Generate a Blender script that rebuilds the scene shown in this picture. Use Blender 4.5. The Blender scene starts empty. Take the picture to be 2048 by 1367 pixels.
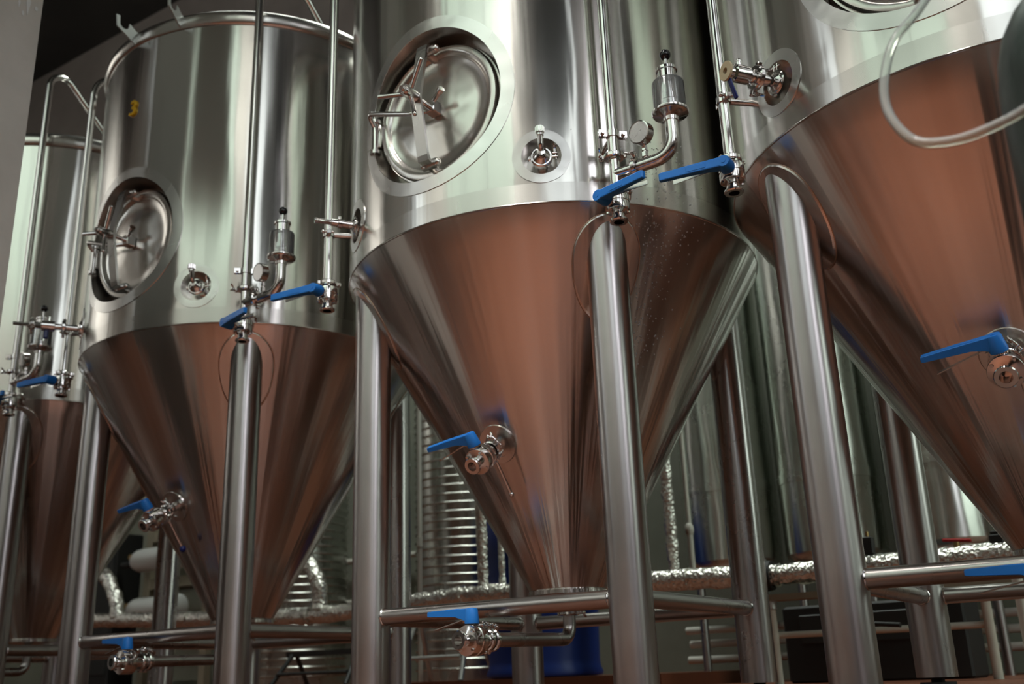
import bpy, math, random
from mathutils import Vector, Matrix
random.seed(7)
SC = bpy.context.scene
COL = SC.collection
PI = math.pi

# ---------------------------------------------------------------- camera, light, exposure
PHI = -0.5677                                   # the row of fermenters runs along this direction
DD = Vector((math.cos(PHI), math.sin(PHI), 0))  # along the row, towards the right
BB = Vector((-math.sin(PHI), math.cos(PHI), 0)) # from the aisle towards the back wall
TM = Vector((0.15168, 3.36696, 0))              # axis of the middle fermenter
def W(u, v, z=0.0):
    return TM + DD * u + BB * v + Vector((0, 0, z))
ROW = Matrix.Translation(TM) @ Matrix.Rotation(PHI, 4, 'Z')   # row coordinates (u, v, z) to world

cam = bpy.data.cameras.new('camera')
cam.sensor_width = 36.0
cam.lens = 2008.46 / 2048 * 36.0
cam.clip_start = 0.02
cam.dof.use_dof = True
cam.dof.focus_distance = 2.55
cam.dof.aperture_fstop = 3.2
camo = bpy.data.objects.new('camera', cam)
COL.objects.link(camo)
_p, _r = 0.3206, -0.0375
fw = Vector((0, math.cos(_p), math.sin(_p))); r0 = Vector((1, 0, 0)); u0 = r0.cross(fw)
rt = r0 * math.cos(_r) + u0 * math.sin(_r); up = u0 * math.cos(_r) - r0 * math.sin(_r)
camo.matrix_world = Matrix(((rt.x, up.x, -fw.x, 0), (rt.y, up.y, -fw.y, 0), (rt.z, up.z, -fw.z, 0.0751), (0, 0, 0, 1)))
SC.camera = camo

SC.view_settings.view_transform = 'Standard'
SC.view_settings.look = 'None'
SC.view_settings.gamma = 1.0
SC.view_settings.exposure = 0.06
SC.view_settings.use_curve_mapping = False
SC.cycles.max_bounces = 10
SC.cycles.glossy_bounces = 6
SC.cycles.transmission_bounces = 8
SC.cycles.caustics_reflective = False
SC.cycles.caustics_refractive = False
SC.cycles.sample_clamp_indirect = 6.0

wd = bpy.data.worlds.new('world'); SC.world = wd; wd.use_nodes = True
wd.node_tree.nodes['Background'].inputs[0].default_value = (0.75, 0.85, 0.8, 1)
wd.node_tree.nodes['Background'].inputs[1].default_value = 0.12

def area_light(name, u, v, z, su, sv, power, color, aim):
    l = bpy.data.lights.new(name, 'AREA'); l.shape = 'RECTANGLE'; l.size = su; l.size_y = sv
    l.energy = power; l.color = color
    o = bpy.data.objects.new(name, l); COL.objects.link(o)
    p = W(u, v, z); o.location = p
    d = (W(*aim) - p).normalized()
    o.rotation_euler = d.to_track_quat('-Z', 'Y').to_euler()
    return o
# added fill lamps with no fixtures: aisle floor, front wall, back row, left wall
area_light('floor_fill', 0.9, -2.5, 4.6, 1.3, 0.9, 52, (1.0, 0.96, 0.90), (0.75, -1.7, 0)).data.spread = math.radians(62)
area_light('front_wall_fill', -0.5, -3.7, 6.9, 7.0, 0.7, 230, (0.92, 1.0, 0.95), (-0.8, -5.2, 4.6)).data.spread = math.radians(70)
area_light('back_row_fill', -0.9, 1.30, 6.8, 6.2, 0.7, 80, (0.93, 1.0, 0.92), (-0.9, 1.55, 0)).data.spread = math.radians(95)
area_light('left_wall_fill', -6.5, -1.8, 6.9, 2.0, 2.0, 160, (0.95, 1.0, 0.97), (-9.5, -2.6, 5.0)).data.spread = math.radians(60)

# ---------------------------------------------------------------- materials
def new_mat(name):
    m = bpy.data.materials.new(name); m.use_nodes = True
    nt = m.node_tree
    return m, nt, nt.nodes['Principled BSDF']
def N(nt, t, **kw):
    n = nt.nodes.new(t)
    for k, v in kw.items(): setattr(n, k, v)
    return n
def plain(name, col, rough=0.5, metal=0.0, **inp):
    m, nt, b = new_mat(name)
    b.inputs['Base Color'].default_value = (*col, 1); b.inputs['Roughness'].default_value = rough
    b.inputs['Metallic'].default_value = metal
    for k, v in inp.items(): b.inputs[k.replace('_', ' ')].default_value = v
    return m
def noise(nt, vec, scale, detail=3.0, rough=0.55):
    n = N(nt, 'ShaderNodeTexNoise'); n.inputs['Scale'].default_value = scale
    n.inputs['Detail'].default_value = detail; n.inputs['Roughness'].default_value = rough
    nt.links.new(vec, n.inputs['Vector']); return n.outputs['Fac']
def mapped(nt, scale, coord='Object', loc=(0, 0, 0)):
    tc = N(nt, 'ShaderNodeTexCoord'); mp = N(nt, 'ShaderNodeMapping')
    mp.inputs['Scale'].default_value = scale; mp.inputs['Location'].default_value = loc
    nt.links.new(tc.outputs[coord], mp.inputs['Vector']); return mp.outputs['Vector']
def ramp(nt, fac, stops):
    r = N(nt, 'ShaderNodeValToRGB'); e = r.color_ramp.elements
    while len(e) < len(stops): e.new(0.5)
    for k, (p, c) in enumerate(stops):
        e[k].position = p; e[k].color = (*c, 1) if len(c) == 3 else c
    nt.links.new(fac, r.inputs['Fac']); return r.outputs['Color']
def maprange(nt, fac, a, b, c, d):
    m = N(nt, 'ShaderNodeMapRange')
    for k, v in zip(('From Min', 'From Max', 'To Min', 'To Max'), (a, b, c, d)): m.inputs[k].default_value = v
    nt.links.new(fac, m.inputs['Value']); return m.outputs['Result']
def bump(nt, h, dist, strength=1.0, normal=None):
    b = N(nt, 'ShaderNodeBump'); b.inputs['Distance'].default_value = dist; b.inputs['Strength'].default_value = strength
    nt.links.new(h, b.inputs['Height'])
    if normal is not None: nt.links.new(normal, b.inputs['Normal'])
    return b.outputs['Normal']
def math_node(nt, op, a, b=None):
    m = N(nt, 'ShaderNodeMath', operation=op)
    for i, x in enumerate((a, b)):
        if x is None: continue
        if isinstance(x, (int, float)): m.inputs[i].default_value = x
        else: nt.links.new(x, m.inputs[i])
    return m.outputs[0]

def steel(name, col=(0.60, 0.585, 0.56), rough=0.24, aniso=0.0, wob=0.0, wobscale=(2.2, 2.2, 1.0), brush=0.0, brushscale=(4, 4, 420), rvar=0.06, bands=None, rot=0.25, dirt=0.0, streak=0.0, tone=0.0):
    """stainless steel; the brushing runs round the shape, so reflections smear along its height"""
    m, nt, b = new_mat(name)
    b.inputs['Metallic'].default_value = 1.0
    v1 = mapped(nt, (1.3, 1.3, 0.9))
    n1 = noise(nt, v1, 2.5, 5.0)
    if dirt:
        c = ramp(nt, n1, [(0.35, tuple(k * (1 - dirt) for k in col)), (0.65, col)])
        nt.links.new(c, b.inputs['Base Color'])
    else:
        b.inputs['Base Color'].default_value = (*col, 1)
    n2 = None
    rr = maprange(nt, n1, 0.3, 0.7, rough - rvar, rough + rvar)
    if streak:
        tc = N(nt, 'ShaderNodeTexCoord'); sp0 = N(nt, 'ShaderNodeSeparateXYZ'); nt.links.new(tc.outputs['Object'], sp0.inputs[0])
        cb = N(nt, 'ShaderNodeCombineXYZ'); nt.links.new(sp0.outputs['X'], cb.inputs[0]); nt.links.new(sp0.outputs['Y'], cb.inputs[1])
        nv = N(nt, 'ShaderNodeVectorMath', operation='NORMALIZE'); nt.links.new(cb.outputs[0], nv.inputs[0])
        ad = N(nt, 'ShaderNodeCombineXYZ'); nt.links.new(math_node(nt, 'MULTIPLY', sp0.outputs['Z'], 0.05), ad.inputs[2])
        av = N(nt, 'ShaderNodeVectorMath', operation='ADD'); nt.links.new(nv.outputs[0], av.inputs[0]); nt.links.new(ad.outputs[0], av.inputs[1])
        ns = noise(nt, av.outputs[0], 6.0, 3.0, 0.5)
        rr = math_node(nt, 'ADD', rr, maprange(nt, ns, 0.3, 0.7, -streak * 0.6, streak * 0.6))
        if tone:
            mx = N(nt, 'ShaderNodeMix', data_type='RGBA'); nt.links.new(maprange(nt, ns, 0.36, 0.64, 0.0, 1.0), mx.inputs[0])
            mx.inputs[6].default_value = (*[k * (1 - tone) for k in col], 1); mx.inputs[7].default_value = (*[min(1, k * (1 + tone * 0.5)) for k in col], 1)
            nt.links.new(mx.outputs[2], b.inputs['Base Color'])
    if bands:
        tc = N(nt, 'ShaderNodeTexCoord'); sp = N(nt, 'ShaderNodeSeparateXYZ'); nt.links.new(tc.outputs['Object'], sp.inputs[0])
        for (z0, z1, add) in bands:
            k = math_node(nt, 'MULTIPLY', math_node(nt, 'GREATER_THAN', sp.outputs['Z'], z0), math_node(nt, 'LESS_THAN', sp.outputs['Z'], z1))
            rr = math_node(nt, 'ADD', rr, math_node(nt, 'MULTIPLY', k, add))
    nt.links.new(rr, b.inputs['Roughness'])
    if aniso:
        b.inputs['Anisotropic'].default_value = aniso
        b.inputs['Anisotropic Rotation'].default_value = rot
        tg = N(nt, 'ShaderNodeTangent'); tg.direction_type = 'RADIAL'; tg.axis = 'Z'
        nt.links.new(tg.outputs[0], b.inputs['Tangent'])
    nrm = None
    if wob:
        v3 = mapped(nt, wobscale)
        nrm = bump(nt, noise(nt, v3, 1.6, 1.5), wob)
    if streak: nrm = bump(nt, ns, streak * 0.065, 1.0, nrm)
    if nrm is not None: nt.links.new(nrm, b.inputs['Normal'])
    return m

M = {}
M['shell'] = steel('brushed_steel_shell', (0.62, 0.605, 0.575), 0.17, 0.75, 0.009, (2.0, 2.0, 0.7), rvar=0.02, bands=[(1.379, 1.443, 0.08)], streak=0.04)
M['cone'] = steel('brushed_steel_cone', (0.62, 0.59, 0.56), 0.22, 0.8, 0.006, (2.4, 2.4, 0.8), rvar=0.02, streak=0.07, tone=0.16)
M['leg'] = steel('satin_steel_leg', (0.47, 0.455, 0.45), 0.30, 0.5, 0.002, (6, 6, 1.5), 0.0, rvar=0.05, dirt=0.14)
M['bar'] = steel('satin_steel_bar', (0.43, 0.41, 0.395), 0.28, 0.0, dirt=0.16)
M['fitting'] = steel('polished_steel_fitting', (0.68, 0.665, 0.65), 0.11, rvar=0.03)
M['pipe'] = steel('polished_steel_pipe', (0.66, 0.65, 0.63), 0.13, 0.3, rvar=0.03)
M['ring'] = steel('circular_brushed_steel', (0.66, 0.65, 0.63), 0.27, 0.0, 0.004, (5, 5, 5))
M['door'] = steel('polished_steel_door', (0.64, 0.62, 0.585), 0.24, 0.0, 0.008, (4, 4, 4), rvar=0.03)
M['arm'] = steel('satin_steel_arm', (0.6, 0.59, 0.57), 0.25)
M['oldsteel'] = steel('dull_tank_steel', (0.68, 0.71, 0.66), 0.27, 0.75, 0.02, (3, 3, 0.8), 0.0, rvar=0.06, dirt=0.12)
M['corrugated'] = steel('corrugated_steel', (0.55, 0.56, 0.52), 0.26, 0.0, 0.01, dirt=0.1)
M['weld'] = plain('weld_bead', (0.5, 0.36, 0.28), 0.35, 1.0)
M['blue'] = plain('blue_plastic', (0.018, 0.22, 0.74), 0.40, Specular_IOR_Level=0.4)
M['darkblue'] = plain('dark_blue_plastic', (0.008, 0.02, 0.16), 0.3)
M['black'] = plain('black_plastic', (0.008, 0.008, 0.01), 0.12)
M['rubber'] = plain('black_rubber', (0.012, 0.012, 0.012), 0.6)
M['dial'] = plain('white_dial', (0.90, 0.92, 0.96), 0.35)
M['ink'] = plain('dial_ink', (0.03, 0.03, 0.04), 0.5)
M['redink'] = plain('dial_red_ink', (0.5, 0.05, 0.04), 0.5)
M['gold'] = plain('yellow_gold_paint', (0.95, 0.60, 0.02), 0.25, 0.2)
M['gasket'] = plain('yellowed_gasket', (0.62, 0.55, 0.36), 0.55)
def thin_clear(name, tint, haze, ior=1.5, gr=0.06):
    """thin clear plastic: lets light straight through, mirrors at glancing angles, slightly hazy"""
    m = bpy.data.materials.new(name); m.use_nodes = True; nt = m.node_tree; nt.nodes.remove(nt.nodes['Principled BSDF'])
    out = nt.nodes['Material Output']
    tr = N(nt, 'ShaderNodeBsdfTransparent'); tr.inputs[0].default_value = (*tint, 1)
    df = N(nt, 'ShaderNodeBsdfDiffuse'); df.inputs[0].default_value = (0.8, 0.83, 0.82, 1)
    gl = N(nt, 'ShaderNodeBsdfGlossy'); gl.inputs['Roughness'].default_value = gr
    lw = N(nt, 'ShaderNodeFresnel'); lw.inputs['IOR'].default_value = ior
    m1 = N(nt, 'ShaderNodeMixShader'); m1.inputs[0].default_value = haze
    nt.links.new(tr.outputs[0], m1.inputs[1]); nt.links.new(df.outputs[0], m1.inputs[2])
    m2 = N(nt, 'ShaderNodeMixShader'); nt.links.new(lw.outputs[0], m2.inputs[0])
    nt.links.new(m1.outputs[0], m2.inputs[1]); nt.links.new(gl.outputs[0], m2.inputs[2])
    nt.links.new(m2.outputs[0], out.inputs[0]); return m
M['clear'] = thin_clear('clear_acrylic', (0.95, 0.96, 0.96), 0.17)
M['hose'] = thin_clear('clear_hose', (0.86, 0.93, 0.86), 0.30, 1.25, 0.12)
M['drops'] = plain('water', (0.95, 0.96, 0.97), 0.03, Transmission_Weight=0.55, IOR=1.4)
M['barrel'] = plain('blue_drum_plastic', (0.004, 0.03, 0.22), 0.38)
M['white'] = plain('white_pvc', (0.72, 0.70, 0.62), 0.4)
M['vessel'] = plain('white_vessel', (0.68, 0.70, 0.68), 0.3)
M['limeband'] = plain('lime_band', (0.18, 0.28, 0.03), 0.5)
M['red'] = plain('red_handle', (0.5, 0.01, 0.015), 0.35)
M['brass'] = plain('brass', (0.40, 0.28, 0.12), 0.35, 1.0)
M['darkmetal'] = plain('dark_painted_steel', (0.02, 0.022, 0.022), 0.5)
M['palewood'] = plain('pale_timber', (0.34, 0.30, 0.22), 0.6)
M['plate'] = steel('galvanised_plate', (0.58, 0.60, 0.58), 0.42)

def foil_mat():
    m, nt, b = new_mat('crinkled_foil')
    b.inputs['Metallic'].default_value = 1.0
    b.inputs['Base Color'].default_value = (0.74, 0.73, 0.68, 1); b.inputs['Roughness'].default_value = 0.26
    v = mapped(nt, (1, 1, 1)); n = noise(nt, v, 38, 4.0, 0.6)
    v2 = N(nt, 'ShaderNodeTexVoronoi'); v2.inputs['Scale'].default_value = 70
    nt.links.new(v, v2.inputs['Vector'])
    h = math_node(nt, 'ADD', n, v2.outputs['Distance'])
    nt.links.new(bump(nt, h, 0.006, 0.8), b.inputs['Normal']); return m
M['foil'] = foil_mat()
def rough_mat(name, c1, c2, scale, rough, bd=0.0, c3=None, p=(0.35, 0.65)):
    m, nt, b = new_mat(name)
    v = mapped(nt, (1, 1, 1)); n = noise(nt, v, scale, 8.0, 0.62)
    nt.links.new(ramp(nt, n, [(p[0], c1), (p[1], c2)] + ([(p[1] + 0.12, c3)] if c3 else [])), b.inputs['Base Color'])
    b.inputs['Roughness'].default_value = rough
    if bd: nt.links.new(bump(nt, noise(nt, v, scale * 4, 6.0), bd), b.inputs['Normal'])
    return m
M['floor'] = rough_mat('red_brown_floor', (0.155, 0.050, 0.024), (0.21, 0.073, 0.037), 1.3, 0.42, 0.002)
M['concrete'] = rough_mat('grey_concrete', (0.46, 0.44, 0.41), (0.56, 0.54, 0.51), 2.2, 0.8, 0.002)
M['backwall'] = rough_mat('pale_back_wall', (0.22, 0.235, 0.185), (0.31, 0.325, 0.265), 1.1, 0.85, 0.003)
M['rearwall'] = rough_mat('brown_rear_wall', (0.20, 0.165, 0.15), (0.27, 0.23, 0.21), 0.8, 0.85)
M['hallwall'] = rough_mat('hall_wall', (0.42, 0.38, 0.355), (0.50, 0.46, 0.43), 0.8, 0.85)
M['ceiling'] = rough_mat('dark_ceiling', (0.018, 0.016, 0.014), (0.035, 0.03, 0.026), 0.7, 0.9, 0, (0.16, 0.06, 0.012), (0.35, 0.66))  # near-black mottling with rust-orange patches
M['blocker'] = plain('brown_grey_blocker', (0.42, 0.38, 0.35), 0.6)  # for the added box that reflects as a band in the steel
M['wall_band'] = plain('dark_brown_wall_band', (0.07, 0.055, 0.048), 0.6)  # for the added wall bands that darken low reflections
M['drip'] = plain('white_paint_drip', (0.62, 0.64, 0.65), 0.5)
def emit(name, col, s):
    m, nt, b = new_mat(name)
    b.inputs['Base Color'].default_value = (0.02, 0.02, 0.02, 1)
    b.inputs['Emission Color'].default_value = (*col, 1); b.inputs['Emission Strength'].default_value = s
    return m
M['day_green'] = emit('daylit_pane_green', (0.78, 0.97, 0.80), 1.15)
M['day_side'] = emit('daylit_pane_side', (0.84, 0.97, 0.86), 3.0)
M['day_mid'] = emit('daylit_pane_pale', (0.90, 0.97, 0.98), 2.0)
M['day_white'] = emit('daylit_pane_white', (0.95, 0.94, 1.0), 4.5)
def green_cyl():
    m, nt, b = new_mat('dark_green_cylinder_paint')
    v = mapped(nt, (1, 1, 0.35)); n = noise(nt, v, 9, 7.0, 0.65)
    nt.links.new(ramp(nt, n, [(0.4, (0.016, 0.022, 0.020)), (0.62, (0.03, 0.045, 0.04)), (0.72, (0.10, 0.13, 0.11))]), b.inputs['Base Color'])
    b.inputs['Roughness'].default_value = 0.38; b.inputs['Metallic'].default_value = 0.25
    nt.links.new(bump(nt, n, 0.004), b.inputs['Normal']); return m
M['cylinder'] = green_cyl()

# ---------------------------------------------------------------- mesh helpers
def T3(x, y, z): return Matrix.Translation(Vector((x, y, z)))
def frame(o, z, xhint=(1, 0, 0)):
    z = Vector(z).normalized(); x = Vector(xhint); x = (x - z * x.dot(z))
    if x.length < 1e-5: x = Vector((0, 1, 0)) - z * z.y
    x.normalize(); y = z.cross(x); o = Vector(o)
    return Matrix(((x.x, y.x, z.x, o.x), (x.y, y.y, z.y, o.y), (x.z, y.z, z.z, o.z), (0, 0, 0, 1)))
class MB:
    def __init__(s): s.v = []; s.f = []; s.m = []; s.mi = 0
    def add(s, vs, fs, mat=None):
        k = len(s.v)
        s.v += [(mat @ Vector(p))[:] for p in vs] if mat is not None else [tuple(p) for p in vs]
        s.f += [tuple(i + k for i in f) for f in fs]; s.m += [s.mi] * len(fs); return s
    def lathe(s, prof, n=32, mat=None, close=False):
        vs = []; rows = []
        for (r, z) in prof:
            if r < 1e-7: rows.append([len(vs)]); vs.append((0, 0, z))
            else:
                rows.append(list(range(len(vs), len(vs) + n)))
                vs += [(r * math.cos(2 * PI * i / n), r * math.sin(2 * PI * i / n), z) for i in range(n)]
        fs = []
        pairs = list(zip(rows, rows[1:])) + ([(rows[-1], rows[0])] if close else [])
        for a, b in pairs:
            for i in range(n):
                j = (i + 1) % n
                if len(a) == 1 and len(b) == 1: continue
                if len(a) == 1: fs.append((a[0], b[j], b[i]))
                elif len(b) == 1: fs.append((a[i], a[j], b[0]))
                else: fs.append((a[i], a[j], b[j], b[i]))
        return s.add(vs, fs, mat)
    def cyl(s, p0, p1, r, n=16, r1=None):
        p0 = Vector(p0); p1 = Vector(p1); L = (p1 - p0).length; r1 = r if r1 is None else r1
        return s.lathe([(0, 0), (r, 0), (r1, L), (0, L)], n, frame(p0, p1 - p0))
    def sphere(s, c, r, n=16, sc=(1, 1, 1)):
        k = n // 2
        prof = [(r * math.sin(PI * i / k), -r * math.cos(PI * i / k)) for i in range(k + 1)]
        prof[0] = (0, -r); prof[-1] = (0, r)
        return s.lathe(prof, n, Matrix.Translation(Vector(c)) @ Matrix.Diagonal((*sc, 1)))
    def tube(s, pts, r, n=14, caps=True, mat=None):
        pts = [Vector(p) for p in pts]; vs = []; fs = []
        t = (pts[1] - pts[0]).normalized(); x = t.orthogonal().normalized()
        rs = r if isinstance(r, (list, tuple)) else [r] * len(pts)
        for i, p in enumerate(pts):
            if i == 0: t = (pts[1] - p).normalized()
            elif i == len(pts) - 1: t = (p - pts[i - 1]).normalized()
            else: t = ((pts[i + 1] - p).normalized() + (p - pts[i - 1]).normalized()).normalized()
            x = (x - t * x.dot(t)).normalized(); y = t.cross(x)
            vs += [p + (x * math.cos(2 * PI * k / n) + y * math.sin(2 * PI * k / n)) * rs[i] for k in range(n)]
        for i in range(len(pts) - 1):
            for k in range(n):
                j = (k + 1) % n; fs.append((i * n + k, i * n + j, (i + 1) * n + j, (i + 1) * n + k))
        if caps:
            fs.append(tuple(range(n - 1, -1, -1))); b = (len(pts) - 1) * n; fs.append(tuple(range(b, b + n)))
        return s.add(vs, fs, mat)
    def box(s, c, size, mat=None, bev=0.0):
        x, y, z = (k / 2 for k in size); c = Vector(c)
        if bev:
            b = bev; poly = [(x - b, -y), (x, -y + b), (x, y - b), (x - b, y), (-x + b, y), (-x, y - b), (-x, -y + b), (-x + b, -y)]
            lay = [(-z, b), (-z + b, 0), (z - b, 0), (z, b)]
            vs = []
            for (zz, ins) in lay:
                vs += [c + Vector((px * (x - ins) / x, py * (y - ins) / y, zz)) for px, py in poly]
            fs = [tuple(range(7, -1, -1)), tuple(range(24, 32))]
            for l in range(3):
                for k in range(8): fs.append((l * 8 + k, l * 8 + (k + 1) % 8, l * 8 + 8 + (k + 1) % 8, l * 8 + 8 + k))
            return s.add(vs, fs, mat)
        vs = [c + Vector((a * x, b * y, d * z)) for d in (-1, 1) for a, b in ((-1, -1), (1, -1), (1, 1), (-1, 1))]
        return s.add(vs, [(3, 2, 1, 0), (4, 5, 6, 7), (0, 1, 5, 4), (1, 2, 6, 5), (2, 3, 7, 6), (3, 0, 4, 7)], mat)
    def prism(s, poly, z0, z1, mat=None):
        n = len(poly); vs = [(x, y, z0) for x, y in poly] + [(x, y, z1) for x, y in poly]
        fs = [tuple(range(n - 1, -1, -1)), tuple(range(n, 2 * n))] + [(i, (i + 1) % n, n + (i + 1) % n, n + i) for i in range(n)]
        return s.add(vs, fs, mat)
    def torus(s, R, r, n=32, k=10, mat=None):
        return s.lathe([(R + r * math.cos(2 * PI * i / k), r * math.sin(2 * PI * i / k)) for i in range(k)], n, mat, close=True)
    def build(s, name, mat, parent=None, smooth=40, loc=None):
        me = bpy.data.meshes.new(name); me.from_pydata(s.v, [], s.f)
        for mm in (mat if isinstance(mat, (list, tuple)) else [mat]): me.materials.append(mm)
        me.polygons.foreach_set('material_index', s.m)
        if smooth:
            me.polygons.foreach_set('use_smooth', [True] * len(me.polygons))
            me.update(); me.set_sharp_from_angle(angle=math.radians(smooth))
        me.update(); me.validate()
        o = bpy.data.objects.new(name, me); COL.objects.link(o)
        if parent is not None: o.parent = parent
        if loc is not None: o.location = loc
        return o
def bend(pts, rad, k=7):
    """round the corners of a polyline"""
    pts = [Vector(p) for p in pts]; out = [pts[0]]
    for a, b, c in zip(pts, pts[1:], pts[2:]):
        u, w = (a - b), (c - b); lu, lw = u.length, w.length; u.normalize(); w.normalize()
        ang = u.angle(w); d = min(rad / math.tan(ang / 2), lu * 0.49, lw * 0.49); r = d * math.tan(ang / 2)
        ctr = b + (u + w).normalized() * (r / math.sin(ang / 2)); s0 = b + u * d - ctr; s1 = b + w * d - ctr
        tot = s0.angle(s1); 
        for i in range(k + 1):
            t = i / k; out.append(ctr + (s0 * math.sin((1 - t) * tot) + s1 * math.sin(t * tot)) / math.sin(tot))
    return out + [pts[-1]]
def empty(name, loc=(0, 0, 0), rz=0.0):
    o = bpy.data.objects.new(name, None); COL.objects.link(o); o.location = loc; o.rotation_euler = (0, 0, rz)
    o.empty_display_size = 0.1; return o
def tag(o, label=None, cat=None, group=None, kind=None):
    if label: o['label'] = label
    if cat: o['category'] = cat
    if group: o['group'] = group
    if kind: o['kind'] = kind
    return o
def lab(o, label): o['label'] = label; return o
KIDS = {}
def dup(o, parent=None, skip=()):
    c = o.copy(); COL.objects.link(c); c.parent = parent
    for ch in list(o.children):
        if ch.name.split('.')[0] not in skip: dup(ch, c, skip)
    return c
# ---------------------------------------------------------------- the fermenter (local frame: -y faces the aisle, x runs along the row)
R, Z1, ZB, ZBOT, RBOT, ZTOP, RL = 0.72, 1.379, 0.261, 0.333, 0.124, 2.729, 0.637
KC = (R - RBOT) / (Z1 - ZBOT)
def pol(az, z, r=R):
    a = math.radians(az); return Vector((r * math.sin(a), -r * math.cos(a), z))
def cylframe(az, z, r):
    a = math.radians(az); o = pol(az, z, r)
    X = Vector((math.cos(a), math.sin(a), 0)); Z = Vector((math.sin(a), -math.cos(a), 0)); Y = Vector((0, 0, 1))
    return Matrix(((X.x, Y.x, Z.x, o.x), (X.y, Y.y, Z.y, o.y), (X.z, Y.z, Z.z, o.z), (0, 0, 0, 1)))
def rcone(z): return RBOT + KC * (z - ZBOT)

MANAZ, MANZ, MANR = -1.0, 1.795, 0.264
PORTS = [(29.0, 1.53, 0.060), (-34.0, 1.53, 0.060)]
def make_shell(parent):
    az = [-1 + 3 * k for k in range(120)]
    zl = [Z1, 1.42, 1.455] + [1.455 + 0.025 * k for k in range(1, 7)]
    zl += [round(1.605 + (2.10 - 1.605) * k / 12, 4) for k in range(1, 13)]
    zl += [2.2, 2.35, 2.5, 2.62, ZTOP - 0.03]
    zl = sorted(set(round(z, 4) for z in zl))
    mb = MB(); na = len(az)
    for z in zl: mb.v += [pol(a, z)[:] for a in az]
    def ai(a): return int(round((a + 1) / 3)) % na
    def zi(z): return min(range(len(zl)), key=lambda k: abs(zl[k] - z))
    holes = [(MANAZ, MANZ, MANR, 24, 1.48, 2.10)] + [(a, z, r, 6, 1.455, 1.605) for a, z, r in PORTS]
    skip = set()
    for (a, z, r, ha, za, zb) in holes:
        for i in range(int((a - ha + 1) / 3), int((a + ha + 1) / 3)):
            for k in range(zi(za), zi(zb)): skip.add((i % na, k))
    for k in range(len(zl) - 1):
        for i in range(na):
            if (i, k) in skip: continue
            j = (i + 1) % na; mb.f.append((k * na + i, k * na + j, (k + 1) * na + j, (k + 1) * na + i))
    for (a, z, r, ha, za, zb) in holes:
        i0, i1, k0, k1 = int((a - ha + 1) / 3), int((a + ha + 1) / 3), zi(za), zi(zb)
        per = [(i, k0) for i in range(i0, i1)] + [(i1, k) for k in range(k0, k1)] + [(i, k1) for i in range(i1, i0, -1)] + [(i0, k) for k in range(k1, k0, -1)]
        ring = [k * na + (i % na) for i, k in per]; n = len(ring)
        s = [(math.radians(-1 + 3 * i - a) * R, zl[k] - z) for i, k in per]
        for t in (0.4, 0.75, 1.0):
            base = len(mb.v)
            for (x, y) in s:
                L = math.hypot(x, y); cx, cy = x / L * r, y / L * r
                px, py = x + (cx - x) * t, y + (cy - y) * t
                mb.v.append(pol(a + math.degrees(px / R), z + py)[:])
            new = list(range(base, base + n))
            for q in range(n):
                w = (q + 1) % n; mb.f.append((ring[q], ring[w], new[w], new[q]))
            ring = new
    mb.m = [0] * len(mb.f)
    o = mb.build('cylinder_shell', M['shell'], parent, 50); o.data.materials
    return o
def surf_ring(mb, az, z, ra, rb, off, n=72, depth=None):
    """flat collar following the curved shell between radius ra and rb round (az, z)"""
    rows = []
    for (r, o) in ((ra, 0.0), (ra, off), ((ra + rb) / 2, off), (rb, off), (rb, -0.002)):
        rows.append([pol(az + math.degrees(r * math.cos(2 * PI * i / n) / R), z + r * math.sin(2 * PI * i / n), R + o) for i in range(n)])
    vs = [p for row in rows for p in row]
    fs = [(k * n + i, k * n + (i + 1) % n, (k + 1) * n + (i + 1) % n, (k + 1) * n + i) for k in range(4) for i in range(n)]
    mb.add(vs, fs)
def recess(mb, az, z, r, depth, n=72):
    """wall of a round pocket from the shell inwards, and its floor"""
    F = cylframe(az, z, R - depth); inv = F.inverted()
    top = [inv @ pol(az + math.degrees(r * math.cos(2 * PI * i / n) / R), z + r * math.sin(2 * PI * i / n), R) for i in range(n)]
    bot = [Vector((r * math.cos(2 * PI * i / n), r * math.sin(2 * PI * i / n), 0.0)) for i in range(n)]
    vs = top + bot + [Vector((0, 0, 0))]
    fs = [(i, (i + 1) % n, n + (i + 1) % n, n + i) for i in range(n)] + [(n + i, n + (i + 1) % n, 2 * n) for i in range(n)]
    mb.add(vs, fs, F)
def cone_patch(mb, az, z0, half, zlo, zhi, off, rin=0.055, n=64):
    """oval reinforcing plate lying on the cone round the head of a leg"""
    rows = []
    for t in (0.0, 0.5, 0.94, 1.0):
        row = []
        for i in range(n):
            a = 2 * PI * i / n; x = half * math.cos(a); zz = (zhi - z0) * math.sin(a) if math.sin(a) > 0 else (z0 - zlo) * math.sin(a)
            s = 0.25 + 0.75 * t; z = z0 + zz * s; r = min(rcone(z), R)
            oo = off * (1 if t < 0.95 else 0) + 0.0006
            row.append(pol(az + math.degrees(x * s / max(r, 0.3)), z - oo * 0.5, r + oo * 0.86))
        rows.append(row)
    vs = [p for row in rows for p in row]
    mb.add(vs, [(k * n + i, (k + 1) * n + i, (k + 1) * n + (i + 1) % n, k * n + (i + 1) % n) for k in range(3) for i in range(n)])
    return rows[-1]
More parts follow.
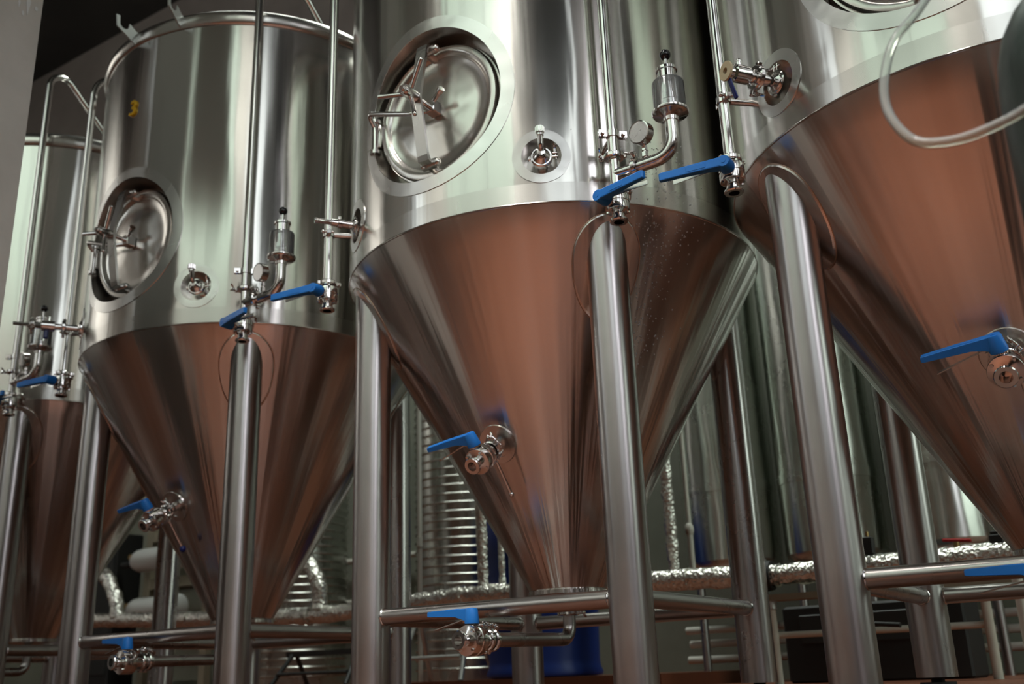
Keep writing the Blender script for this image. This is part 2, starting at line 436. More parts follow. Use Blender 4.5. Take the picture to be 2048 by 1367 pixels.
def tri_clamp(name, parent, mat4, r=0.027, wing=0.0, scale=1.0, length=0.016):
    """hinged pipe clamp: two-piece ring, hinge lug and a bolt with its wing nut; axis along local z"""
    mb = MB(); h = length / 2
    mb.lathe([(r * 0.72, -h), (r, -h), (r * 1.12, -h * 0.6), (r * 1.12, h * 0.6), (r, h), (r * 0.72, h)], 28, mat4)
    rot = mat4 @ Matrix.Rotation(wing, 4, 'Z')
    mb.box((-r * 1.18, 0, 0), (0.010, 0.014, length * 0.9), rot, 0.002)
    mb.box((r * 1.3, 0.006, 0), (0.020, 0.005, length * 0.8), rot, 0.001)
    mb.box((r * 1.3, -0.006, 0), (0.020, 0.005, length * 0.8), rot, 0.001)
    a = rot @ Vector((r * 1.42, -0.014, 0)); b = rot @ Vector((r * 1.42, 0.030, 0))
    mb.cyl(a, b, 0.0032, 10)
    mb.cyl(rot @ Vector((r * 1.42, 0.009, 0)), rot @ Vector((r * 1.42, 0.022, 0)), 0.0058, 10)
    for s in (-1, 1):
        mb.tube([rot @ Vector((r * 1.42, 0.020, 0)), rot @ Vector((r * 1.42, 0.026, s * 0.008)), rot @ Vector((r * 1.42, 0.036, s * 0.013))], [0.0042, 0.004, 0.0032], 8)
    return mb.build(name, M['fitting'], parent)
def butterfly(parent, o, axis, stem, hand, inner=0.055, name='butterfly_valve', hl=0.165, bs=1.0):
    """sanitary butterfly valve: axis points to the open outlet, stem to the handle boss, hand along the lever"""
    z = Vector(axis).normalized(); x = Vector(stem); x = (x - z * x.dot(z)).normalized(); y = z.cross(x)
    if y.dot(Vector(hand)) < 0: sg = -1
    else: sg = 1
    o = Vector(o)
    F = Matrix(((x.x, y.x, z.x, o.x), (x.y, y.y, z.y, o.y), (x.z, y.z, z.z, o.z), (0, 0, 0, 1)))
    mb = MB(); b = bs
    mb.lathe([(0.0145, 0.012), (0.0145, 0.058), (0.0245, 0.058), (0.0265, 0.0545), (0.0255, 0.0495), (0.0185, 0.046), (0.0175, 0.030), (0.024 * b, 0.026), (0.0335 * b, 0.024),
              (0.0345 * b, 0.020), (0.0345 * b, 0.003), (0.0325 * b, 0.0015), (0.0325 * b, -0.0015), (0.0345 * b, -0.003), (0.0345 * b, -0.020), (0.0335 * b, -0.024), (0.024 * b, -0.026),
              (0.0175, -0.030), (0.0175, -inner), (0.0, -inner)], 40, F)
    mb.lathe([(0.0145, 0.013), (0.0, 0.012)], 24, F)
    for k in range(4):
        a = PI / 4 + k * PI / 2
        for s in (-1, 1):
            p = F @ Vector((0.029 * b * math.cos(a), 0.029 * b * math.sin(a), s * 0.024)); d = F @ Vector((0.029 * b * math.cos(a), 0.029 * b * math.sin(a), s * 0.030))
            mb.cyl(p, d, 0.0042, 6)
    mb.cyl(F @ Vector((0.031 * b, 0, 0)), F @ Vector((0.046, 0, 0)), 0.0125, 20)
    for k in range(22):
        a = 2 * PI * k / 22
        mb.cyl(F @ Vector((0.040, 0.0175 * math.cos(a), 0.0175 * math.sin(a))), F @ Vector((0.0455, 0.0175 * math.cos(a), 0.0175 * math.sin(a))), 0.0019, 6)
    mb.cyl(F @ Vector((0.0395, 0, 0)), F @ Vector((0.0425, 0, 0)), 0.0185, 24)
    body = mb.build(name, M['fitting'], parent)
    hb = MB()
    G = F @ Matrix.Rotation(PI / 2, 4, 'Y')           # local z of G runs along the stem
    hb.lathe([(0, 0.045), (0.0205, 0.045), (0.0210, 0.050), (0.0175, 0.082), (0.0155, 0.087), (0, 0.087)], 28, G)
    hb.lathe([(0, 0.087), (0.006, 0.087), (0.006, 0.0885), (0, 0.0885)], 14, G)
    P = F @ Matrix(((0, 1, 0, 0), (sg, 0, 0, 0), (0, 0, 1, 0), (0, 0, 0, 1)))   # prism coordinates: (along lever, along stem)
    w = 0.0130
    prof = [(0.0, 0.0868), (hl * 0.55, 0.0875), (hl - 0.003, 0.0866), (hl, 0.083), (hl, 0.0735), (hl - 0.004, 0.072), (0.055, 0.0655), (0.030, 0.058), (0.012, 0.050), (0.0, 0.050)]
    k = len(hb.v); n = len(prof); vs = []
    for zz, ins in ((-w, 0.0022), (-w + 0.0022, 0.0), (w - 0.0022, 0.0), (w, 0.0022)):
        cx, cy = hl * 0.5, 0.075
        vs += [(px + (cx - px) * ins / 0.08, py + (cy - py) * ins / 0.02, zz * (1.0 - 0.15 * px / hl)) for px, py in prof]
    fs = [tuple(range(n - 1, -1, -1)), tuple(range(3 * n, 4 * n))]
    for l in range(3):
        for q in range(n): fs.append((l * n + q, l * n + (q + 1) % n, l * n + n + (q + 1) % n, l * n + n + q))
    hb.add(vs, fs, P)
    hb.box((hl * 0.42, 0.0876, 0), (hl * 0.30, 0.0016, w * 1.1), P, 0.0006)
    lab(hb.build('handle', M['blue'], body, 24), 'blue plastic lever handle')
    tb = MB()
    tb.add([(0.018, 0.060, -0.0075), (0.018, 0.060, 0.0075), (hl * 0.86, 0.036, 0.006), (hl * 0.86, 0.036, -0.006),
            (0.018, 0.0575, -0.0075), (0.018, 0.0575, 0.0075), (hl * 0.86, 0.0335, 0.006), (hl * 0.86, 0.0335, -0.006)],
           [(0, 1, 2, 3), (7, 6, 5, 4), (0, 4, 5, 1), (1, 5, 6, 2), (2, 6, 7, 3), (3, 7, 4, 0)], P)
    tb.cyl(P @ Vector((0.012, 0.058, 0)), P @ Vector((0.030, 0.055, 0)), 0.007, 10)
    lab(tb.build('trigger', M['arm'], body, 20), 'thin bare steel trigger under the lever')
    return body

def make_fermenter():
    root = empty('fermenter')
    shell = make_shell(root)
    # shoulder band and cone
    prof = [(R, Z1 + 0.001), (R - 0.0015, Z1 - 0.004)]
    for k in range(1, 15):
        z = Z1 - 0.004 - (Z1 - 0.004 - ZBOT) * k / 14; prof.append((rcone(z), z))
    prof += [(RBOT + 0.004, ZBOT - 0.004), (RBOT + 0.004, ZBOT - 0.016), (RBOT - 0.012, ZBOT - 0.018), (0.03, ZBOT - 0.030), (0, ZBOT - 0.030)]
    cone = MB().lathe(prof, 144).build('cone', M['cone'], root, 25)
    # rounded hem where the insulated jacket ends
    MB().torus(R - 0.002, 0.004, 144, 8, T3(0, 0, Z1)).build('hem', M['shell'], root)
    # lid with its rolled edge
    lid = MB(); pr = [(R, ZTOP - 0.031), (R - 0.004, ZTOP - 0.028)]
    for k in range(9):
        a = -PI * 0.36 + PI * k / 8 * 0.80; pr.append((R - 0.006 + 0.022 * math.cos(a), ZTOP + 0.006 + 0.036 * math.sin(a)))
    for k in range(1, 11):
        a = k / 10; pr.append(((R - 0.035) * math.cos(a * PI / 2), ZTOP + 0.03 + 0.17 * math.sin(a * PI / 2)))
    pr[-1] = (0, ZTOP + 0.20)
    lid.lathe(pr, 120).build('lid', M['door'], root, 60)
    # pipe hooks on the rim
    for a in (-2.5, 17.5):
        F = cylframe(a, ZTOP + 0.012, R - 0.01)
        # plate in the radial plane: x of poly = outwards, y = up
        Pm = F @ Matrix(((0, 0, 1, 0), (0, 1, 0, 0), (1, 0, 0, 0), (0, 0, 0, 1)))
        arc = [(0.078 + 0.022 * math.cos(t), 0.036 + 0.022 * math.sin(t)) for t in [PI * (1 + k / 8) for k in range(9)]]
        poly = [(-0.02, -0.025), (0.018, -0.035), (0.112, 0.012), (0.119, 0.066), (0.102, 0.066)] + arc[::-1] + [(0.054, 0.052), (0.02, 0.030), (-0.03, 0.026)]
        h = MB().prism(poly, -0.003, 0.003, Pm)
        lab(h.build('pipe_hook', M['plate'], root, 20), 'notched grey plate sticking out from the top rim')
    # legs, their plates and the braces between them
    for a in (-45, 45, 135, -135):
        n = 32; c = pol(a, 0, RL); r = 0.060; mb = MB(); vs = []
        ring0 = [(c.x + r * math.cos(2 * PI * i / n), c.y + r * math.sin(2 * PI * i / n)) for i in range(n)]
        tops = []
        for x, y in ring0:
            rr = min(math.hypot(x, y), R - 0.001); tops.append(ZBOT + (rr - RBOT) / KC + 0.014)
        levels = [0.026, 0.03, 0.25, 0.6, 0.9]
        for z in levels: vs += [(x, y, z) for x, y in ring0]
        vs += [(x, y, t) for (x, y), t in zip(ring0, tops)]
        m = len(levels) + 1
        fs = [(k * n + i, k * n + (i + 1) % n, (k + 1) * n + (i + 1) % n, (k + 1) * n + i) for k in range(m - 1) for i in range(n)]
        fs.append(tuple(range(n - 1, -1, -1)))
        mb.add(vs, fs); leg = mb.build('leg', M['leg'], root, 30)
        ft = MB().cyl((c.x, c.y, 0.012), (c.x, c.y, 0.026), 0.020, 16).cyl((c.x, c.y, 0.0), (c.x, c.y, 0.012), 0.052, 24)
        lab(ft.build('foot', M['rubber'], leg, 30), 'black levelling foot')
        pb = MB(); edge = cone_patch(pb, a, 1.245, 0.104, 1.07, 1.352, 0.004)
        pad = pb.build('leg_plate', M['cone'], root, 30)
        wb = MB(); wb.tube([p for p in edge] + [edge[0]], 0.0016, 6, False)
        lab(wb.build('weld_seam', M['weld'], pad), 'brownish weld bead round the plate')
        wb = MB().tube([Vector((x * 1.0, y * 1.0, t - 0.012)) for (x, y), t in zip(ring0, tops)] + [Vector((ring0[0][0], ring0[0][1], tops[0] - 0.012))], 0.0022, 6, False)
        lab(wb.build('weld_seam', M['weld'], leg), 'brownish weld bead round the leg head')
    cs = [pol(a, ZB, RL) for a in (-45, 45, 135, -135)]
    for i in range(4):
        a, b = cs[i], cs[(i + 1) % 4]; d = (b - a).normalized()
        mb = MB().cyl(a + d * 0.055, b - d * 0.055, 0.0245, 24)
        br = mb.build('brace', M['bar'], root)
        for p, s in ((a, 1), (b, -1)): MB().torus(0.0245, 0.0035, 24, 6, frame(p + d * s * 0.0585, d)).build('weld_seam', M['fitting'], br)
    # manway
    ring = MB(); surf_ring(ring, MANAZ, MANZ, MANR, 0.307, 0.0025)
    man = ring.build('manway', M['ring'], root, 30)
    rc = MB(); recess(rc, MANAZ, MANZ, MANR, 0.145)
    rc.build('pocket', M['door'], man, 40)
    F = cylframe(MANAZ, MANZ, 0.575)
    nb = MB().lathe([(0.246, 0.0), (0.242, 0.012), (0.238, 0.03), (0.242, 0.058), (0.239, 0.066), (0.232, 0.068), (0.222, 0.064), (0.218, 0.05)], 72, F)
    nb.build('neck_ring', M['door'], man, 50)
    cb = MB().lathe([(0.234, 0.066), (0.2345, 0.078), (0.230, 0.087), (0.217, 0.091), (0.206, 0.088), (0.199, 0.080), (0.192, 0.0745), (0.150, 0.077), (0.10, 0.086), (0.05, 0.092), (0.0, 0.094)], 72, F)
    cb.build('hatch_cover', M['door'], man, 45)
    ab = MB()
    yo = 0.165
    prof = [(-0.212, 0.128), (-0.207, 0.156), (-0.19, 0.162), (0.0, 0.196), (0.19, 0.162), (0.207, 0.156), (0.212, 0.128)]
    t = 0.010; w = 0.020
    outer = [(y, z) for y, z in prof]; inner = [(y * 0.965, z - t) for y, z in prof]
    n = len(prof)
    for k in range(n - 1):
        vs = [(-w, outer[k][0], outer[k][1]), (w, outer[k][0], outer[k][1]), (w, outer[k + 1][0], outer[k + 1][1]), (-w, outer[k + 1][0], outer[k + 1][1]),
              (-w, inner[k][0], inner[k][1]), (w, inner[k][0], inner[k][1]), (w, inner[k + 1][0], inner[k + 1][1]), (-w, inner[k + 1][0], inner[k + 1][1])]
        ab.add([(x + 0.0, y, z) for x, y, z in vs], [(0, 1, 2, 3), (7, 6, 5, 4), (0, 4, 5, 1), (3, 2, 6, 7), (1, 5, 6, 2), (0, 3, 7, 4)], F)
    for s in (-1, 1):
        ab.cyl(F @ Vector((-0.012, s * 0.203, 0.066)), F @ Vector((-0.012, s * 0.203, 0.135)), 0.014, 16)
        ab.cyl(F @ Vector((-0.026, s * 0.205, 0.122)), F @ Vector((0.026, s * 0.205, 0.122)), 0.0155, 18)
        ab.sphere(F @ Vector((0.028, s * 0.205, 0.122)), 0.013, 12)
    ab.build('clamp_arm', M['arm'], man, 35)
    wb = MB()
    wb.cyl(F @ Vector((0, 0, 0.196)), F @ Vector((0, 0, 0.245)), 0.019, 20).cyl(F @ Vector((0, 0, 0.180)), F @ Vector((0, 0, 0.196)), 0.015, 6)
    wb.cyl(F @ Vector((0, 0, 0.10)), F @ Vector((0, 0, 0.262)), 0.0085, 14)
    wb.cyl(F @ Vector((0, 0, 0.245)), F @ Vector((0, 0, 0.256)), 0.013, 16)
    for k in range(3):
        a = math.radians(172 + 120 * k)
        e = Vector((math.cos(a) * 0.105, math.sin(a) * 0.105, 0.232 + 0.012)); q = Vector((math.cos(a) * 0.012, math.sin(a) * 0.012, 0.222))
        wb.cyl(F @ q, F @ e, 0.0078, 12); wb.sphere(F @ e, 0.0078, 10)
    wheel = wb.build('hand_wheel', M['fitting'], man, 40)
    bb = MB().box((0.008, -0.004, 0.115), (0.036, 0.044, 0.040), F, 0.003)
    bb.cyl(F @ Vector((0.010, 0.006, 0.125)), F @ Vector((0.058, 0.030, 0.140)), 0.0075, 12)
    bb.cyl(F @ Vector((0.050, 0.026, 0.1375)), F @ Vector((0.064, 0.033, 0.142)), 0.012, 14)
    bb.build('screw_block', M['fitting'], man, 30)
    hb = MB()
    hb.tube(bend([F @ Vector(p) for p in ((0.0, -0.018, 0.125), (-0.06, -0.012, 0.140), (-0.245, 0.055, 0.140), (-0.250, 0.030, 0.105), (-0.250, 0.02, 0.09))], 0.03), 0.0085, 14)
    hb.cyl(F @ Vector((-0.250, -0.065, 0.095)), F @ Vector((-0.250, 0.045, 0.095)), 0.0125, 18)
    for y in (-0.068, 0.045): hb.cyl(F @ Vector((-0.250, y - 0.006, 0.095)), F @ Vector((-0.250, y + 0.006, 0.095)), 0.018, 18)
    hb.box((-0.236, -0.010, 0.062), (0.012, 0.085, 0.07), F, 0.002)
    hb.build('hinge', M['fitting'], man, 40)
    # round sampling pocket on the right
    az, z, r = PORTS[0]
    ring = MB(); surf_ring(ring, az, z, r, 0.088, 0.002, 48)
    sp = ring.build('sample_port', M['ring'], root, 30)
    rc = MB(); recess(rc, az, z, r, 0.055, 48); rc.build('pocket', M['door'], sp, 40)
    F = cylframe(az, z, R - 0.055)
    vb = MB().lathe([(0.022, 0.0), (0.022, 0.040), (0.029, 0.044), (0.029, 0.052), (0.022, 0.060), (0.014, 0.066), (0.012, 0.085), (0, 0.087)], 28, F)
    vb.tube(bend([F @ Vector((0, 0, 0.070)), F @ Vector((0, 0.012, 0.095)), F @ Vector((0, 0.050, 0.105))], 0.015), 0.0085, 14)
    vb.cyl(F @ Vector((0, 0.040, 0.104)), F @ Vector((0, 0.046, 0.104)), 0.011, 14)
    for k in range(14):
        a = 2 * PI * k / 14; q = Vector((0.0122 * math.cos(a), 0, 0.0122 * math.sin(a)))
        vb.cyl(F @ (Vector((0, 0.050, 0.106)) + q), F @ (Vector((0, 0.066, 0.107)) + q), 0.0022, 6)
    vb.cyl(F @ Vector((0, 0.049, 0.106)), F @ Vector((0, 0.068, 0.107)), 0.0125, 20)
    vb.build('sample_valve', M['fitting'], sp, 35)
    tri_clamp('clamp', sp, F @ T3(0, 0, 0.047), 0.030, 0.1)
    # round pocket on the left
    az, z, r = PORTS[1]
    ring = MB(); surf_ring(ring, az, z, r, 0.090, 0.002, 48)
    lp = ring.build('side_port', M['ring'], root, 30)
    rc = MB(); recess(rc, az, z, r, 0.055, 48); rc.build('pocket', M['door'], lp, 40)
    F = cylframe(az, z, R - 0.055)
    MB().lathe([(0.019, 0), (0.019, 0.048), (0.0255, 0.050), (0.0255, 0.060), (0.0, 0.060)], 28, F).build('ferrule', M['fitting'], lp)
    # gas pipe over the front right leg
    gx, gy = 0.557, -0.571
    p0 = Vector((gx, gy, 0))
    pts = bend([p0 + Vector((0, 0, 1.375)), p0 + Vector((0, 0, ZTOP + 0.44)), p0 + Vector((0, 0.44, ZTOP + 0.06))], 0.075, 12)
    gas = MB().tube(pts, 0.0162, 20); 
    gas.cyl((gx, gy, 1.428), (gx + 0.070, gy, 1.429), 0.0165, 20)
    gp = gas.build('gas_pipe', M['pipe'], root, 40)
    tri_clamp('clamp', gp, T3(gx, gy, 1.484), 0.027, math.radians(200))
    tri_clamp('clamp', gp, frame((gx + 0.066, gy, 1.429), (1, 0, 0), (0, 0, 1)), 0.027, 0.2)
    tri_clamp('clamp', gp, T3(gx, gy, 1.376), 0.027, math.radians(30))
    hb = MB().lathe([(0.0165, -0.010), (0.0195, -0.010), (0.0195, 0.010), (0.0165, 0.010)], 24, T3(gx, gy, 1.556))
    rad = Vector((gx, gy, 0)).normalized(); tan = Vector((-rad.y, rad.x, 0))
    for s in (-1, 1):
        c = Vector((gx, gy, 1.556)) + tan * s * 0.031
        Fb = frame(c, (0, 0, 1), tan)
        hb.box((0, 0.006, 0), (0.024, 0.004, 0.022), Fb, 0.001).box((0, -0.006, 0), (0.024, 0.004, 0.022), Fb, 0.001)
        hb.cyl(c - rad * 0.016, c + rad * 0.016, 0.006, 12)
    hb.cyl(Vector((gx, gy, 1.553)) - rad * 0.018, Vector((gx, gy, 1.553)) - rad * 0.090, 0.008, 14)
    hb.build('pipe_bracket', M['fitting'], gp, 40)
    bp = MB().tube(bend([(gx + 0.068, gy, 1.429), (gx + 0.185, gy, 1.432), (gx + 0.185, gy, 1.545)], 0.055, 9), 0.0185, 22)
    bp.build('relief_branch', M['pipe'], root, 40)
    rx = gx + 0.185
    rv = MB().lathe([(0, 1.535), (0.021, 1.535), (0.022, 1.545), (0.030, 1.550), (0.050, 1.556), (0.0525, 1.560), (0.0525, 1.566), (0.045, 1.569), (0.0, 1.569)], 44, T3(rx, gy, 0))
    rv.lathe([(0, 1.569), (0.036, 1.569), (0.037, 1.590), (0.034, 1.594), (0.034, 1.612), (0.030, 1.615), (0.0265, 1.617), (0.0265, 1.694), (0.0305, 1.696), (0.0305, 1.704), (0.020, 1.707), (0, 1.707)], 36, T3(rx, gy, 0))
    for k in range(10):
        a = 2 * PI * k / 10; rv.cyl((rx + 0.0355 * math.cos(a), gy + 0.0355 * math.sin(a), 1.580), (rx + 0.0385 * math.cos(a), gy + 0.0385 * math.sin(a), 1.580), 0.0042, 10)
    rvo = rv.build('relief_valve', M['fitting'], root, 35)
    cup = MB().lathe([(0.0455, 1.567), (0.0455, 1.655), (0.043, 1.660), (0.0275, 1.661), (0.0275, 1.658), (0.042, 1.657), (0.0432, 1.653), (0.0432, 1.567)], 40, T3(rx, gy, 0), close=True)
    lab(cup.build('sight_cup', M['clear'], rvo, 35), 'clear cup round the relief valve')
    st = MB().cyl((rx, gy, 1.700), (rx, gy, 1.742), 0.0055, 12).build('lift_rod', M['fitting'], rvo)
    lab(MB().sphere((rx, gy, 1.752), 0.0165, 24).build('knob', M['black'], rvo, 60), 'round black knob')
    # pressure gauge on the branch
    gc = Vector((gx + 0.097, gy - 0.012, 1.522)); gd = Vector((-0.18, -0.97, -0.10)).normalized()
    Fg = frame(gc, gd, (1, 0, 0))
    ga = MB().lathe([(0, -0.016), (0.030, -0.016), (0.034, -0.012), (0.034, 0.010), (0.0345, 0.015), (0.031, 0.016), (0.0305, 0.011), (0, 0.0105)], 40, Fg)
    sx, sy = gx + 0.097, gy
    ga.cyl((sx, sy, 1.440), (sx, sy, 1.492), 0.0055, 12).cyl((sx, sy, 1.452), (sx, sy, 1.466), 0.010, 6).cyl((sx, sy, 1.472), (sx, sy, 1.484), 0.0085, 6)
    gao = ga.build('pressure_gauge', M['fitting'], root, 35)
    lab(MB().lathe([(0, 0.0117), (0.0300, 0.0117), (0.0300, 0.0112), (0, 0.0112)], 36, Fg).build('dial', M['dial'], gao), 'white dial face')
    ib = MB(); rb_ = MB()
    for k in range(25):
        a = math.radians(225 - 270 * k / 24); L = 0.0045 if k % 4 == 0 else 0.0025
        c0 = Vector((math.cos(a), math.sin(a), 0)) * 0.0265; c1 = Vector((math.cos(a), math.sin(a), 0)) * (0.0265 - L)
        sd = Vector((-math.sin(a), math.cos(a), 0)) * 0.0004
        ib.add([c0 + sd, c0 - sd, c1 - sd, c1 + sd], [(3, 2, 1, 0)], Fg @ T3(0, 0, 0.0120))
    ib.build('scale_marks', M['ink'], gao, 0)
    nd = MB(); a = math.radians(212)
    d = Vector((math.cos(a), math.sin(a), 0)); s_ = Vector((-d.y, d.x, 0))
    nd.add([-d * 0.009 + s_ * 0.0016, -d * 0.009 - s_ * 0.0016, d * 0.022 - s_ * 0.0005, d * 0.022 + s_ * 0.0005], [(0, 1, 2, 3)], Fg @ T3(0, 0, 0.0128))
    nd.lathe([(0, 0.0140), (0.003, 0.0135), (0.003, 0.0118)], 12, Fg)
    nd.build('needle', M['ink'], gao, 0)
    MB().lathe([(0, 0.0152), (0.0308, 0.0152), (0.0308, 0.0144), (0, 0.0144)], 36, Fg).build('gauge_glass', M['clear'], gao, 30)
    # butterfly valve at the foot of the gas pipe
    butterfly(root, (gx, gy, 1.335), (0, 0, -1), (-0.25, -0.97, 0.0), (0.97, -0.10, 0.0), 0.045)
    # cleaning pipe over the front left leg
    cx, cy = -0.566, -0.556; p0 = Vector((cx, cy, 0)); dirn = Vector((-cx, -cy, 0)).normalized()
    pts = bend([p0 + Vector((0, 0, 1.372)), p0 + Vector((0, 0, ZTOP + 0.16)), p0 + Vector((0.03, 0.5, ZTOP + 0.11))], 0.13, 12)
    cpo = MB().tube(pts, 0.0162, 20).build('cleaning_pipe', M['pipe'], root, 40)
    tri_clamp('clamp', cpo, T3(cx, cy, 1.374), 0.027, math.radians(60))
    rb = MB(); rad = Vector((cx, cy, 0)).normalized(); c = Vector((cx, cy, 1.556))
    rb.lathe([(0.0165, -0.009), (0.0205, -0.009), (0.0205, 0.009), (0.0165, 0.009)], 24, T3(cx, cy, 1.556))
    rb.cyl(c - rad * 0.018, c - rad * 0.088, 0.0095, 14)
    tan = Vector((-rad.y, rad.x, 0))
    rb.box((0.028, 0, 0), (0.018, 0.016, 0.016), frame(c, (0, 0, 1), tan), 0.002).box((-0.028, 0, 0), (0.018, 0.016, 0.016), frame(c, (0, 0, 1), tan), 0.002)
    q = c + tan * 0.03
    rb.cyl(q - rad * 0.015, q + rad * 0.02, 0.0045, 10).sphere(q + rad * 0.02, 0.008, 10)
    rb.build('support_rod', M['fitting'], cpo, 40)
    butterfly(root, (cx, cy, 1.332), (0, 0, -1), (0.10, -1.0, 0.0), (-1, 0.0, 0.0), 0.045, hl=0.178)
    # butterfly valve on the cone
    ax = Vector((0, -0.84, -0.545)).normalized(); zc = 0.760; rc_ = rcone(zc)
    o = Vector((-0.012, -rc_, zc)); nrm = Vector((0, -1, -KC)).normalized()
    Fc = frame(o, nrm, (1, 0, 0))
    pr = MB().lathe([(0.040, -0.012), (0.042, 0.003), (0.062, 0.004), (0.066, -0.006)], 40, Fc)
    cp = pr.build('cone_port', M['cone'], root, 30)
    MB().cyl(o - ax * 0.02, o + ax * 0.055, 0.0185, 20).build('ferrule', M['fitting'], cp)
    tri_clamp('clamp', cp, frame(o + ax * 0.045, ax, (1, 0, 0)), 0.027, math.radians(35))
    tri_clamp('clamp', cp, frame(o + ax * 0.068, ax, (1, 0, 0)), 0.024, math.radians(-50))
    st = Vector((-0.12, -0.545, 0.84))
    butterfly(root, o + ax * 0.112, ax, st, (-1, 0, -0.2), 0.05, bs=1.2)
    # outlet at the bottom of the cone
    dz = 0.180
    db = MB().tube(bend([(0, 0, ZBOT - 0.01), (0, 0, dz), (0, -0.47, dz - 0.006)], 0.045, 9), 0.0205, 22)
    db.lathe([(0.02, -0.006), (0.032, -0.006), (0.032, 0.006), (0.02, 0.006)], 28, T3(0, 0, 0.262))
    dpo = db.build('drain_pipe', M['bar'], root, 40)
    tri_clamp('clamp', dpo, T3(0, 0, 0.262), 0.030, 0.0)
    tri_clamp('clamp', dpo, frame((0, -0.452, dz - 0.006), (0, -1, 0), (1, 0, 0)), 0.029, math.radians(70))
    tri_clamp('clamp', dpo, frame((0, -0.478, dz - 0.006), (0, -1, 0), (1, 0, 0)), 0.028, math.radians(85))
    butterfly(root, (0, -0.545, dz - 0.008), (-0.12, -1, 0.0), (0, 0, 1), (-1, 0.0, 0), 0.07, bs=1.22)
    return root

proto = make_fermenter()
# ---------------------------------------------------------------- the four fermenters in their row
TANKS = {'M': (0.15168, 3.36696), 'L': (-1.15488, 4.27824), 'R': (1.38372, 2.58936), 'F': (-2.46144, 5.18952)}
LABELS = {'M': 'steel conical fermenter in the middle of the row, its round manway fully in view',
          'L': 'stainless steel conical fermenter bearing the small yellow number 3',
          'R': 'large stainless steel conical fermenter cut off by the right edge, behind the hanging clear hose',
          'F': 'stainless steel fermenter at the far left of the row, half hidden behind the grey column'}
roots = {}
for t in 'MLRF':
    o = proto if t == 'M' else dup(proto)
    o.location = (*TANKS[t], 0); o.rotation_euler = (0, 0, PHI)
    tag(o, LABELS[t], 'fermenter', 'conical fermenters in the row')
    roots[t] = o
# fittings on the left-hand side ports differ from tank to tank
FP = cylframe(-34.0, 1.53, R - 0.055)
def port_part(t):
    root = roots[t]; port = [c for c in root.children if c.name.split('.')[0] == 'side_port'][0]
    return port
def side_m():
    p = port_part('M'); tri_clamp('clamp', p, FP @ T3(0, 0, 0.056), 0.029, math.radians(-60))
    mb = MB().lathe([(0, 0.060), (0.025, 0.060), (0.025, 0.066), (0.014, 0.072), (0.013, 0.105), (0.0165, 0.107), (0.0165, 0.118), (0.013, 0.120), (0.012, 0.142), (0.0085, 0.144), (0.0085, 0.185), (0.0095, 0.187), (0.0095, 0.196), (0.005, 0.196), (0.005, 0.18), (0, 0.18)], 24, FP)
    mb.cyl(FP @ Vector((0, 0.012, 0.112)), FP @ Vector((0, 0.024, 0.112)), 0.006, 10)
    mb.build('spray_nozzle', M['fitting'], p, 35)
def side_r():
    p = port_part('R')
    tri_clamp('clamp', p, FP @ T3(0, 0, 0.056), 0.031, math.radians(80))
    mb = MB().lathe([(0, 0.060), (0.0255, 0.060), (0.0255, 0.066), (0.0145, 0.072), (0.0145, 0.112), (0.0255, 0.116), (0.0255, 0.128), (0.016, 0.132), (0.016, 0.148), (0.0235, 0.150), (0.0235, 0.192), (0.016, 0.196), (0.016, 0.212), (0.0, 0.212)], 30, FP)
    mb.cyl(FP @ Vector((0, 0.022, 0.172)), FP @ Vector((0, 0.034, 0.172)), 0.009, 12)
    mb.sphere(FP @ Vector((0, 0.038, 0.172)), 0.009, 12)
    v = mb.build('tap', M['fitting'], p, 35)
    tri_clamp('clamp', p, FP @ T3(0, 0, 0.122), 0.030, math.radians(-120))
    gb = MB().lathe([(0.009, 0.212), (0.0255, 0.212), (0.0265, 0.215), (0.0255, 0.2185), (0.009, 0.2185), (0.009, 0.205), (0, 0.205)], 30, FP)
    lab(gb.build('gasket', M['gasket'], p, 35), 'yellowed round gasket on the open end')
    hb = MB().box((0.0, -0.026, 0.0), (0.013, 0.056, 0.007), FP @ T3(0, -0.024, 0.208) @ Matrix.Rotation(0.30, 4, 'X'), 0.002)
    lab(hb.build('tap_lever', M['darkblue'], p, 35), 'dark blue lever')
def side_l():
    p = port_part('L')
    tri_clamp('clamp', p, FP @ T3(0, 0, 0.056), 0.031, math.radians(100))
    mb = MB().lathe([(0, 0.060), (0.0255, 0.060), (0.0255, 0.066), (0.0135, 0.072), (0.0135, 0.118), (0.024, 0.121), (0.024, 0.130), (0.013, 0.134), (0.013, 0.158), (0.0225, 0.160), (0.0225, 0.210), (0.014, 0.213), (0.0125, 0.238), (0.022, 0.241), (0.022, 0.252), (0.010, 0.256), (0.008, 0.262), (0.0075, 0.318), (0.005, 0.318), (0, 0.31)], 28, FP)
    mb.cyl(FP @ Vector((0, 0.020, 0.185)), FP @ Vector((0, 0.040, 0.185)), 0.008, 10)
    mb.build('tap', M['fitting'], p, 35)
    tri_clamp('clamp', p, FP @ T3(0, 0, 0.125), 0.028, math.radians(-80))
    tri_clamp('clamp', p, FP @ T3(0, 0, 0.246), 0.026, math.radians(-70))
    hb = MB().box((0.0, -0.038, 0.190), (0.020, 0.036, 0.018), FP, 0.004)
    lab(hb.build('tap_lever', M['darkblue'], p, 35), 'dark blue lever under the tap')
side_m(); side_r(); side_l()
